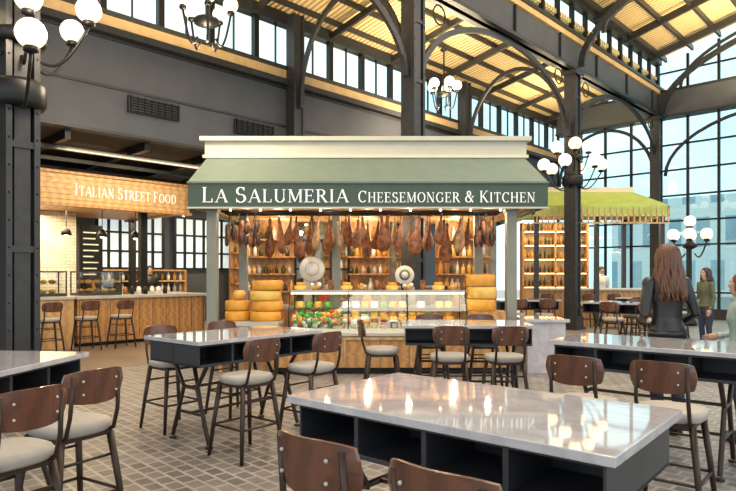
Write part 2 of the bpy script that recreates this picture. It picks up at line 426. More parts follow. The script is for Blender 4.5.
# ------------------------------------------------------------ cheese kiosk
KX0,KX1,KY=-2.79,2.79,9.3
kiosk=D.objects.new('market_kiosk',None); SC.collection.objects.link(kiosk)
b=MB()
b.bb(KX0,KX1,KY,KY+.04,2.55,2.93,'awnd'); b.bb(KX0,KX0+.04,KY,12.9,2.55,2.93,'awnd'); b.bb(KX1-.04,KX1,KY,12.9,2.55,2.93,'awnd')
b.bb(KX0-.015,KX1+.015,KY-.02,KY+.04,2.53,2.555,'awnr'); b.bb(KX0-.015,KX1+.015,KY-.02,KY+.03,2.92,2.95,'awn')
zt=3.47; yt=10.05; x0t,x1t=KX0+.12,KX1-.2
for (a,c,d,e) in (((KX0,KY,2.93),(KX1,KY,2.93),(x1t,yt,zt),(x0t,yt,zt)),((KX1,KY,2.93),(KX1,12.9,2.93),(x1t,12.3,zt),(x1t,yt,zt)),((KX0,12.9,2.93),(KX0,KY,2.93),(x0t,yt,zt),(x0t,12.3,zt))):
    b.prism([a,c,d,e],(0,0,.02),'awn')
b.bb(x0t-.05,x1t+.05,yt-.05,12.4,zt,zt+.26,'awnr'); b.bb(x0t-.12,x1t+.12,yt-.12,12.45,zt+.26,zt+.33,'awnr')
b.bb(x0t-.08,x1t+.08,yt-.08,yt,zt-.02,zt+.03,'cream')
b.bb(KX0+.05,KX1-.05,KY+.05,12.8,2.68,2.72,'woodl')
for i in range(9): y=KY+.3+i*.4; b.bb(KX0+.05,KX1-.05,y,y+.06,2.6,2.68,'woodl')
put('canopy',b,parent=kiosk)
b=MB()
for x in (-2.48,2.28): b.bb(x-.08,x+.08,9.5,9.66,0,2.6,'post'); b.bb(x-.12,x+.12,9.46,9.7,0,.2,'post'); b.bb(x-.11,x+.11,9.47,9.69,2.5,2.6,'post')
for x in (-2.15,-.55,1.9): b.bb(x-.07,x+.07,10.3,10.44,0,2.6,'post')
for x in (-2.6,-1.0,.5,2.6): b.bb(x-.08,x+.08,12.5,12.66,0,2.68,'post')
for y in (9.75,10.05):
    b.tube([(-2.4,y,2.53),(2.2,y,2.53)],.02,'black')
put('posts',b,parent=kiosk,bevel=.008)
b=MB()
text(b,'LA SALUMERIA',((202-368)*.0155,KY-.012,2.625),(1,0,0),.20,148*.0155,first=1.18,wt=.85)
text(b,'CHEESEMONGER & KITCHEN',((358-368)*.0155,KY-.012,2.625),(1,0,0),.155,178*.0155,first=1.15,wt=.85)
put('sign_lettering',b,parent=kiosk)
b=MB()
for (x0,x1) in ((-2.5,-1.5),(-.4,.45),(1.4,2.5)):
    b.bb(x0,x1,12.42,12.48,0,2.65,'wood')
    for z in (1.15,1.5,1.85,2.2): b.bb(x0,x1,12.1,12.42,z,z+.03,'wood')
    for z in (1.18,1.53,1.88,2.23):
        x=x0+.07
        while x<x1-.06:
            hgt=random.uniform(.14,.27); r=random.uniform(.03,.05)
            b.lathe([(r,0),(r,hgt*.6),(r*.35,hgt*.78),(r*.35,hgt)],(x,12.22,z),random.choice(['bottle','bottle2','bottle','stone','rind2','paper','rind']),8); x+=random.uniform(.1,.15)
b.bb(-1.5,-.4,12.44,12.46,.1,2.6,'glass')
for x in (-1.5,-1.13,-.76,-.4): b.bb(x-.025,x+.025,12.4,12.5,0,2.65,'black')
for z in (.9,1.6,2.2): b.bb(-1.5,-.4,12.4,12.5,z,z+.04,'black')
put('bottle_shelving',b)
b=MB(); b.bb(-2.0,1.8,10.6,11.2,0,.9,'wood'); b.bb(-2.05,1.82,10.55,11.25,.9,.95,'stone')
put('work_counter',b)
b=MB()
for i in range(14):
    x=-1.9+i*.27
    if abs(x+.62)<.35 or abs(x-.66)<.14: continue
    h=random.uniform(.15,.5); w=random.uniform(.06,.11)
    if i%3==0: b.bb(x-w,x+w,10.8,11.05,.95,.95+h,random.choice(['black','stone','steel']))
    else: b.lathe([(w*.7,0),(w*.75,h*.5),(w*.5,h*.7),(w*.5,h*.75)],(x,10.9,.95),random.choice(['bottle','rind','stone','bottle2','sal']),10)
put('kitchen_equipment',b)
b=MB()
b.bb(-1.35,2.15,9.05,9.95,.1,.6,'wood'); b.bb(-1.3,2.1,9.12,9.9,0,.1,'black')
for i in range(8): x=-1.35+i*.5; b.bb(x-.012,x+.012,9.03,9.05,.12,.58,'woodl')
b.bb(-1.4,2.18,9.0,10,.58,.63,'stone'); b.bb(-1.38,2.18,9.02,9.05,.52,.57,'woodl')
put('service_counter',b,bevel=.006)
b=MB()
x0,x1=-1.2,1.5
b.bb(x0,x1,9.08,9.85,.63,.68,'cream')
b.prism([(x0,9.1,.68),(x0,9.1,.95),(x0,9.3,1.24),(x0,9.31,1.24),(x0,9.11,.95),(x0,9.11,.68)],(x1-x0,0,0),'glass')
b.bb(x0,x1,9.28,9.82,1.24,1.26,'glass')
b.bb(x0,x1,9.5,9.82,.96,.975,'glass')
for x in (x0,x0+.9,x0+1.8,x1):
    for p,q in (((x,9.1,.68),(x,9.1,.95)),((x,9.1,.95),(x,9.3,1.25)),((x,9.3,1.25),(x,9.83,1.25)),((x,9.83,1.25),(x,9.83,.68))): b.beam(p,q,.018,.018,'black')
b.bb(x0,x1,9.27,9.31,1.235,1.265,'stone'); b.bb(x0,x1,9.32,9.35,1.205,1.225,'bulb')
put('glass_display_case',b)
b=MB(); random.seed(3)
x=x0+.1
while x<x1-.08:
    for y in (9.2,9.33,9.5,9.72):
        t=random.random(); z=.685+(y-9.2)*.25
        b.bb(x-.07,x+.07,y-.06,y+.06,.68,z+.002,'paper')
        if x<-.3 and t<.8:
            for q in range(8): b.sph((x+random.uniform(-.06,.06),y+random.uniform(-.05,.05),z+.035+random.uniform(0,.09)),random.uniform(.03,.05),random.choice(['leaf','leaf','leaf','red','rind','rind2','paper']),8,6)
        elif t<.45:
            r=random.uniform(.05,.075); b.lathe([(r*.9,0),(r,.015),(r,.06),(r*.9,.08)],(x,y,z),random.choice(['rind2','rind','paper','rind']),14)
        elif t<.75: 
            b.prism([(x-.06,y-.04,z),(x+.06,y-.04,z),(x,y+.07,z)],(0,0,random.uniform(.06,.12)),random.choice(['rind2','rind','paper','ham2']))
        else:
            b.lathe([(.04,0),(.07,.05),(.065,.055)],(x,y,z),'paper',12); b.sph((x,y,z+.06),(.06,.06,.035),random.choice(['leaf','red','rind','sal']),10,6)
    if random.random()<.8: b.bb(x-.03,x+.03,9.135,9.138,.70,.76,'paper')
    if random.random()<.85: b.lathe([(.06,0),(.065,.01),(.065,.09),(.055,.1)],(x,9.66,.976),random.choice(['rind2','paper','rind','leaf']),12)
    x+=.15
put('deli_food_assortment',b)
b=MB()
for i in range(11):
    x=-1.08+i*.245; t=i%3
    if t==0: b.lathe([(.09,0),(.1,.01),(.1,.06),(.09,.07)],(x,9.6,1.262),'rind2',16); b.lathe([(.07,.07),(.07,.12)],(x,9.6,1.262),'rind',14)
    elif t==1:
        for q in range(5): b.sph((x+random.uniform(-.06,.06),9.6+random.uniform(-.04,.04),1.30+random.uniform(0,.05)),.035,random.choice(['paper','rind','rind2']),8,6)
        b.lathe([(.05,0),(.09,.05),(.085,.055)],(x,9.6,1.262),'wood',12)
    else: b.lathe([(.04,0),(.05,.06),(.05,.12),(.03,.16)],(x,9.6,1.262),'ham',12)
put('counter_top_cheeses',b)
def wheel(mb,c,r,h,k,R=None):
    mb.lathe([(r*.93,0),(r,.02),(r*1.01,h*.5),(r,h-.02),(r*.93,h)],c,k,24,R=R)
b=MB()
b.bb(1.56,2.14,9.3,9.9,.632,.93,'wood')
for i in range(3): wheel(b,(1.80+(i%2)*.02,9.6,.932+i*.195),.235,.185,'rind' if i!=1 else 'rind2')
put('cheese_wheel_stack',b)
b=MB()
for i in range(4): wheel(b,(-1.66+(i%2)*.03,9.75,.762+i*.165),.25,.155,'rind' if i!=2 else 'rind2')
for i in range(2): wheel(b,(-2.13,9.8,.762+i*.165),.2,.155,'rind')
b.lathe([(.03,0),(.09,.04),(.11,.1),(.07,.16)],(-2.1,9.8,1.092),'rind2',12)
put('cheese_wheel_stack',b)
b=MB(); b.bb(-2.36,-1.42,9.4,10.1,.0,.7,'wood'); b.bb(-2.38,-1.41,9.36,10.12,.7,.76,'stone')
for i in range(5): b.bb(-2.34+i*.19,-2.2+i*.19,9.2,9.39,.38,.5,'woodl')
for i in range(30): b.sph((-2.32+.19*(i//6)+random.uniform(0,.1),9.24+random.uniform(0,.1),.53),.035,['leaf','red','rind','rind2','paper'][i%5],8,6)
b.bb(-2.36,-1.42,9.18,9.4,.3,.38,'wood'); b.bb(-2.3,-2.25,9.25,9.4,0,.3,'wood'); b.bb(-1.5,-1.45,9.25,9.4,0,.3,'wood')
put('produce_stand',b)
b=MB(); b.bb(2.42,3.0,9.1,9.9,0,.78,'marble'); b.bb(2.38,3.05,9.05,9.95,.78,.83,'marble'); put('marble_counter',b,bevel=.01)
R=Matrix.Rotation(math.pi/2,3,'X')
b=MB(); b.lathe([(.16,0),(.17,.01),(.17,.03),(.16,.04)],(.66,10.82,1.5),'paper',28,R=R); b.lathe([(.1,-.0),(.1,.005)],(.66,10.78,1.5),'awn',20,R=R); b.lathe([(.06,-.0),(.06,.005)],(.66,10.774,1.5),'paper',20,R=R); b.tube([(.66,10.8,.95),(.66,10.8,1.35)],.02,'black'); b.lathe([(.1,0),(.1,.02)],(.66,10.8,.95),'black',16)
put('round_sign_stand',b)
b=MB(); b.bb(-.3,.15,-.18,.18,0,.05,'stone'); b.bb(-.25,-.1,-.1,.1,.05,.3,'red'); b.lathe([(.17,0),(.175,.01),(.17,.02)],(0,-.02,.25),'stone',28,R=R); b.bb(-.05,.2,-.16,-.06,.1,.13,'stone'); b.tube([(.1,-.1,.12),(.16,-.1,.3)],.015,'black'); b.sph((.16,-.1,.31),.025,'black')
put('meat_slicer',b,(-.62,10.85,.95))
b=MB(); 
for rr,kk,o in ((.22,'tan',0),(.205,'paper',.006),(.12,'tan',.012),(.105,'paper',.018)):
    b.lathe([(rr,0),(rr,.03)],(0,-o,0),kk,28,R=R)
b.bb(-.015,.015,-.02,.0,.2,.95,'black')
put('round_hanging_sign',b,(-.95,10.2,1.6))
b=MB(); random.seed(11)
def ham(mb,x,y,z,s,k,tilt):
    R=Matrix.Rotation(tilt,3,'Y')@Matrix.Rotation(random.uniform(0,6.28),3,'Z')
    prof=[(.018,0),(.034,-.03),(.028,-.09),(.036,-.17),(.06,-.26),(.09,-.36),(.108,-.46),(.106,-.55),(.08,-.62),(.03,-.66)]
    bend=random.uniform(-.05,.05)
    n=12; vs=[]
    for (r,q) in prof[::-1]:
        for j in range(n):
            g=2*math.pi*j/n; lump=1+.10*math.sin(2*g+q*9)
            v=R@Vector((r*s*1.1*math.cos(g)*lump+bend*(q/.66)**2,r*s*.68*math.sin(g)*lump,q*s)); vs.append(v+Vector((x,y,z)))
    fs=[(i*n+j,i*n+(j+1)%n,(i+1)*n+(j+1)%n,(i+1)*n+j) for i in range(len(prof)-1) for j in range(n)]
    fs+= [tuple(range(n))[::-1],tuple((len(prof)-1)*n+j for j in range(n))]
    mb.add(vs,fs,k,True)
    mb.tube([(x,y,z-.02),(x,y,2.53)],.006,'black',5)
for i in range(21): ham(b,-1.64+i*.166+random.uniform(-.03,.03),9.75 if i%2 else 10.05,random.uniform(2.36,2.52),random.uniform(.72,1.02),random.choice(['ham','ham','ham2']),random.uniform(-.12,.12))
for i in range(12): ham(b,-1.5+i*.28,10.25,random.uniform(2.4,2.5),random.uniform(.6,.85),random.choice(['ham','sal','ham2']),random.uniform(-.12,.12))
b.tube([(-2.4,10.25,2.53),(2.2,10.25,2.53)],.02,'black')
put('hanging_hams',b)
b=MB()
def bunch(mb,x,y):
    for q in range(8):
        dx,dy=random.uniform(-.07,.07),random.uniform(-.05,.05); z=2.42-random.uniform(0,.28)
        mb.tube([(x,y,2.53),(x+dx,y+dy,z)],.004,'black',4,False)
        mb.lathe([(.01,-.2),(.03,-.17),(.036,-.08),(.03,-.02),(.01,0)],(x+dx,y+dy,z),random.choice(['sal','sal','ham']),8)
for x in (-2.24,-2.1,-1.96,-1.84,1.8,1.92,2.04): bunch(b,x,9.75)
put('hanging_salami',b)
for x in (-1.6,0,1.5): addlight('POINT','kiosk_downlight',(x,10.55,2.5),26,(1,.78,.48),.05)
for x in (-1.7,0,1.7): addlight('POINT','kiosk_downlight',(x,11.7,2.5),18,(1,.78,.48),.05)
addlight('AREA','case_strip_light',(.15,9.34,1.2),9,(1,.93,.8),2.6,sy=.05)
for x in (-1.9,-.65,.65,1.9): addlight('POINT','awning_spotlight',(x,9.52,2.45),6,(1,.82,.55),.04)
b=MB()
for i in range(10):
    x=-2.2+i*.48; b.tube([(x,9.6,2.6),(x,9.6,2.56)],.02,'black'); b.sph((x,9.6,2.54),.02,'bulb',8,6)
put('canopy_spotlights',b)

# ------------------------------------------------------------ lime kiosk
b=MB(); X0,X1,Y0=4.75,8.7,17.3
b.bb(X0,X1,Y0,Y0+.06,3.2,3.48,'lime'); b.prism([(X0,Y0,3.48),(X1,Y0,3.48),(X1-.6,Y0+1,4.0),(X0+.6,Y0+1,4.0)],(0,0,.03),'lime')
b.prism([(X1,Y0,3.48),(X1,Y0+3,3.48),(X1-.6,Y0+2.2,4.0),(X1-.6,Y0+1,4.0)],(0,0,.03),'lime'); b.bb(X1-.06,X1,Y0,Y0+3,3.2,3.48,'lime'); b.bb(X0,X0+.06,Y0,Y0+3,3.2,3.48,'lime')
b.bb(X0+.6,X1-.6,Y0+1,Y0+2.3,4.0,4.18,'cream'); b.bb(X0+.1,X1-.1,Y0+.1,Y0+2.9,3.35,3.4,'woodl')
for i in range(24): x=X0+.1+i*.165; b.bb(x,x+.03,Y0-.03,Y0,3.0,3.45,'tan')
b.bb(X0,X1,Y0-.03,Y0,2.98,3.02,'tan'); b.bb(X0,X1,Y0-.03,Y0,3.19,3.23,'tan')
for x in (X0+.15,X0+1.9,X1-.15): b.bb(x-.06,x+.06,Y0+.1,Y0+.22,0,3.35,'steel')
for x in (X0+.15,X1-.15): b.bb(x-.06,x+.06,Y0+2.7,Y0+2.82,0,3.35,'steel')
b.bb(X0+.3,X1-.3,Y0+.4,Y0+1.0,0,1.05,'wood'); b.bb(X0+.2,X1-.2,Y0+.3,Y0+1.1,1.05,1.1,'stone')
put('green_canopy_stall',b)
b=MB()
b.bb(X0+.3,X0+2.4,19.8,19.86,0,3.2,'tan')
for z in (1.1,1.55,2.0,2.45,2.9):
    b.bb(X0+.3,X0+2.4,19.5,19.8,z,z+.04,'woodl'); x=X0+.38
    b.bb(X0+.35,X0+2.35,19.52,19.54,z-.015,z,'bulb')
    while x<X0+2.35:
        h=random.uniform(.2,.33); b.lathe([(.04,0),(.04,h*.6),(.014,h*.8),(.014,h)],(x,19.65,z+.04),random.choice(['bottle','bottle','bottle2','sal','rind']),8); x+=random.uniform(.11,.16)
for x in (X0+.3,X0+1.35,X0+2.4): b.bb(x-.03,x+.03,19.5,19.86,0,3.2,'wood')
put('wine_shelf',b)
addlight('AREA','stall_downlight',(6.5,18.6,3.3),100,(1,.80,.42),3,sy=1.5)

# ------------------------------------------------------------ street food stall
SL=13.4
b=MB()
b.bb(.5,7.55,SL,SL+.12,3.0,3.66,'woodl'); b.bb(7.43,7.55,SL,16.8,3.0,3.66,'woodl'); b.bb(.5,7.6,SL-.04,SL+.2,2.96,3.02,'wood'); b.bb(.5,7.6,SL-.04,SL+.2,3.64,3.7,'wood')
for i in range(5): b.bb(.5,7.55,SL-.012,SL,3.1+i*.11,3.105+i*.11,'wood')
b.bb(.5,7.5,SL+.12,16.8,3.05,3.1,'woodl')
for u in (2.0,6.6,): b.bb(u-.08,u+.08,SL+.42,SL+.58,0,3.0,'black')
b.bb(7.35,7.5,16.2,16.35,0,3.0,'black')
text(b,'ITALIAN STREET FOOD',(4.85,SL-.016,3.2),(1,0,0),.22,2.35,'white',first=1.15)
put('street_food_stall',b,rz=ANG)
b=MB()
b.bb(4.75,7.7,12.95,13.05,.08,1.0,'wood'); b.bb(7.6,7.7,12.95,15.2,.08,1.0,'wood'); b.bb(4.75,7.6,13.05,13.7,.08,.98,'woodl')
b.bb(4.7,7.78,12.88,13.8,1.0,1.06,'stone'); b.bb(7.0,7.78,13.8,15.3,1.0,1.06,'stone'); b.bb(4.8,7.65,13.02,13.6,0,.08,'black')
for i in range(10): b.bb(4.78+i*.32,4.79+i*.32,12.944,12.95,.1,.98,'black')
put('stall_counter',b,rz=ANG,bevel=.006)
b=MB()
for (a,c) in ((3.6,4.6),(4.85,5.75)):
    b.bb(a,c,13.15,13.6,1.06,1.12,'steel')
    for z in (1.3,1.55): b.bb(a,c,13.15,13.6,z,z+.012,'glass')
    b.bb(a,c,13.14,13.15,1.12,1.56,'glass'); b.bb(a,c,13.15,13.6,1.55,1.58,'steel')
    for x in (a,c): 
        for y in (13.15,13.6): b.bb(x-.012,x+.012,y-.012,y+.012,1.06,1.58,'steel')
    x=a+.12
    while x<c-.05:
        for z in (1.12,1.313): b.sph((x,13.38,z+.045),(.07,.12,.045),random.choice(['rind','rind2','ham2']),10,6)
        x+=.17
put('pastry_display_case',b,rz=ANG)
b=MB(); b.bb(3.3,4.68,12.95,13.7,.0,1.0,'woodl'); b.bb(3.25,4.69,12.9,13.75,1.0,1.06,'stone'); put('stall_counter',b,rz=ANG,bevel=.006)
b=MB()
for i in range(7):
    x=5.95+i*.16; b.lathe([(.05,0),(.055,.1),(.04,.16),(.02,.18)],(x,13.4,1.06),random.choice(['stone','black','paper','bottle2']),10)
put('counter_jars',b,rz=ANG)
b=MB(); b.bb(1.5,5.65,15.5,15.65,0,3.04,'tile'); put('wall_tile',b,rz=ANG)
b=MB(); b.bb(5.75,6.3,15.5,15.56,1.35,2.75,'black'); 
for i in range(8): b.bb(5.82,6.2-random.uniform(0,.15),15.49,15.5,1.5+i*.15,1.53+i*.15,'paper')
b.bb(5.78,5.82,15.5,15.56,0,1.35,'black'); b.bb(6.23,6.27,15.5,15.56,0,1.35,'black')
put('menu_board',b,rz=ANG)
b=MB()
b.bb(6.6,9.4,16.9,17.3,0,.95,'wood'); 
for z in (.95,1.3,1.62): b.bb(6.6,9.4,16.9,17.3,z,z+.04,'woodl')
for z in (.99,1.34):
    x=6.7
    while x<9.3: b.lathe([(.05,0),(.05,.14),(.02,.2),(.02,.26)],(x,17.05,z),random.choice(['bottle','stone','paper','rind','bottle2']),8); x+=.2
for x in (6.6,8,9.4): b.bb(x-.03,x+.03,16.9,17.3,.95,1.66,'wood')
put('back_shelf',b,rz=ANG)
for (u,l,e) in ((4.5,14.6,110),(7,15.5,70),(10.5,15,95),(15,14.5,85),(19,14,85)):
    x,y,z=W(u,l,2.95 if u<7.3 else 3.7); addlight('AREA','stall_downlight',(x,y,z),e,(1,.74,.42),1.5)
x,y,z=W(5.6,12.3,4.0); addlight('AREA','sign_light',(x,y,z),30,(1,.78,.45),3,sy=.3,rot=(math.radians(35),0,ANG))
x,y,z=W(5.8,12.0,3.9); addlight('AREA','counter_light',(x,y,z),45,(1,.80,.52),3,sy=.3,rot=(math.radians(25),0,ANG))
b=MB()
for i in range(9):
    u=8+i*1.4; b.tube([(u,14.5,3.98),(u,14.5,3.2)],.01,'black',5); b.lathe([(.14,-.1),(.12,0),(.03,.08)],(u,14.5,3.2),'black',12); b.sph((u,14.5,3.1),.06,'bulb',8,6)
for u in (3.4,4.2,5.0,5.8,6.6):
    b.tube([(u,14.3,3.05),(u,14.3,2.5)],.01,'black',5); b.lathe([(.12,-.1),(.1,0),(.03,.08)],(u,14.3,2.5),'black',12); b.sph((u,14.3,2.41),.05,'bulb',8,6)
put('pendant_lamps',b,rz=ANG)
b=MB()
b.bb(9.5,20.5,13.3,13.9,0,1.05,'wood'); b.bb(9.4,20.6,13.2,14,1.05,1.1,'stone')
put('bar_counter',b,rz=ANG)
b=MB(); b.bb(11,20,16.9,17.0,0,3.6,'wood')
for z in (1.2,1.7,2.2,2.7):
    b.bb(11,20,16.6,16.9,z,z+.04,'wood'); x=11.1
    while x<19.9: b.lathe([(.05,0),(.05,.18),(.02,.24),(.02,.32)],(x,16.75,z+.04),random.choice(['bottle','bottle2','paper','rind','bottle2']),6); x+=.25
put('wall_shelving',b,rz=ANG)

# ------------------------------------------------------------ bar table & stool
TH=.95
def table():
    b=MB(); l,w=1.46,.84
    b.bb(-l/2,l/2,-w/2,w/2,TH-.035,TH,'marble')
    x,y=l/2-.04,w/2-.04; z1=TH-.035; z0=z1-.19
    b.bb(-x,x,-y,y,z0,z0+.022,'lam'); b.bb(-x,x,-y,y,z1-.02,z1,'lam')
    b.bb(-x,x,-.012,.012,z0,z1,'lam')
    n=4
    for i in range(n+1): q=-x+2*x*i/n; b.bb(q-.012 if i else q,q+.012 if i<n else q,-y,y,z0,z1,'lam')
    for sx in (-1,1):
        xx=sx*.52
        for sy in(-1,1):
            b.tube([(xx,sy*.26,z0),(xx,sy*.10,.5),(xx,sy*.28,.03)],.02,'frame',8)
            b.lathe([(.035,0),(.035,.02)],(xx,sy*.28,0),'frame',10)
        b.tube([(xx,-.17,.27),(xx,.17,.27)],.014,'frame'); b.tube([(xx,-.11,.5),(xx,.11,.5)],.018,'frame')
    b.tube([(-.52,0,.27),(.52,0,.27)],.014,'frame'); b.tube([(-.52,0,.5),(.52,0,.5)],.014,'frame')
    return b.mesh('bar_table')
tm=table()
def stool():
    b=MB(); SH=.66
    n=28; rings=[(.90,-.05),(1,-.038),(1.03,-.01),(.99,.012),(.8,.02),(.0,.016)]
    vs=[];fs=[]
    for (s,z) in rings:
        for j in range(n):
            g=2*math.pi*j/n; c,si=math.cos(g),math.sin(g); p=(abs(c)**3+abs(si)**3)**(-1/3)
            vs.append((c*p*.195*max(s,.01),si*p*.19*max(s,.01),SH+z))
    for i in range(len(rings)-1):
        for j in range(n): fs.append((i*n+j,i*n+(j+1)%n,(i+1)*n+(j+1)%n,(i+1)*n+j))
    fs.append(tuple(range(n))[::-1]); b.add(vs,fs,'seat',True)
    b.bb(-.16,.16,-.16,.16,SH-.075,SH-.05,'frame')
    for sx in(-1,1):
        for sy in(-1,1):
            b.tube([(sx*.15,sy*.15,SH-.06),(sx*.185,sy*.185,.3),(sx*.215,sy*.215,0)],[.022,.019,.015],'frame',8)
    P=[(-.19,-.19,.26),(.19,-.19,.26),(.19,.19,.26),(-.19,.19,.26)]
    for i in range(4): b.tube([P[i],P[(i+1)%4]],.01,'frame',6)
    P=[(-.165,-.165,.47),(.165,-.165,.47),(.165,.165,.47),(-.165,.165,.47)]
    for i in (0,2): b.tube([P[i],P[(i+1)%4]],.009,'frame',6)
    for sx in(-1,1):
        b.tube([(sx*.13,-.12,SH-.06),(sx*.145,-.19,SH-.03),(sx*.145,-.225,SH+.08),(sx*.14,-.245,SH+.3)],.012,'frame',8)
    nx,nz=12,5; f=[];bk=[]
    for j in range(nz+1):
        tz=j/nz
        for i in range(nx+1):
            s=-1+2*i/nx; hw=.19*(1-.10*abs(tz-.5)**2*4)
            cz=SH+.14+.19*tz - .02*(abs(s)**3)*(1 if tz>.5 else -1)
            x=s*hw; y=-.255+.065*s*s-.02*tz
            f.append((x,y,cz)); bk.append((x,y-.014,cz))
    N=len(f); fs=[]
    for j in range(nz):
        for i in range(nx):
            a=j*(nx+1)+i; fs.append((a,a+nx+1,a+nx+2,a+1)); fs.append((N+a,N+a+1,N+a+nx+2,N+a+nx+1))
    for i in range(nx):
        fs.append((i,i+1,N+i+1,N+i)); a=nz*(nx+1)+i; fs.append((a+1,a,N+a,N+a+1))
    for j in range(nz):
        a=j*(nx+1); fs.append((a+nx+1,a,N+a,N+a+nx+1)); a+=nx; fs.append((a,a+nx+1,N+a+nx+1,N+a))
    b.add(f+bk,fs,'walnut',False)
    for sx in(-1,1):
        for z in (.2,.27): b.sph((sx*.1,-.273,SH+z),.007,'stone',8,5)
    return b.mesh('bar_stool')
sm=stool()
def T(x,y,ang): put('bar_table',tm,(x,y,0),math.radians(ang),bevel=.004)
def S(x,y,fx,fy):
    put('bar_stool',sm,(x,y,0),math.atan2(fy,fx)-math.pi/2)
A1=(.643,.766); 
T(.457,2.6,-40); T(2.35,4.93,-40); T(-2.50,3.62,83); T(-1.25,5.75,50); T(1.12,6.95,-3)
S(-.03,2.11,*A1); S(.34,1.79,*A1)
S(1.46,4.02,*A1); S(1.90,3.76,*A1)
n4=(-.766,.643)
S(-1.02,5.02,*n4); S(-.53,5.6,*n4); S(-1.93,5.92,.766,-.643); S(-1.45,6.5,.766,-.643)
S(-1.70,3.42,-.85,.5); S(-1.74,2.86,-.85,.5)
S(.16,6.85,1,.05); S(.85,6.28,.05,1); S(1.42,6.24,-.05,1); S(.8,7.6,0,-1); S(1.45,7.58,0,-1)
T(5.2,12.2,-40); T(8.0,10.9,50); T(3.5,13.6,10); T(6.9,14.6,-40)
for (x,y,fx,fy) in ((4.75,11.65,.64,.77),(5.3,11.2,.64,.77),(5.65,12.8,-.64,-.77),(7.3,11.0,.77,-.64),(7.75,11.6,.77,-.64),(3.2,12.9,0,1),(3.8,12.9,0,1),(6.4,14.0,.64,.77),(7.0,13.6,.64,.77),(4.9,16.6,0,1),(6.1,16.8,0,1),(6.8,16.8,0,1)): S(x,y,fx,fy)
for (u,l) in ((4.0,12.35),(4.7,12.35),(5.4,12.35),(9.5,12.6),(10.5,12.6)):
    x,y,_=W(u,l); S(x,y,-SA,CA)
T(-6.6,8.9,46)

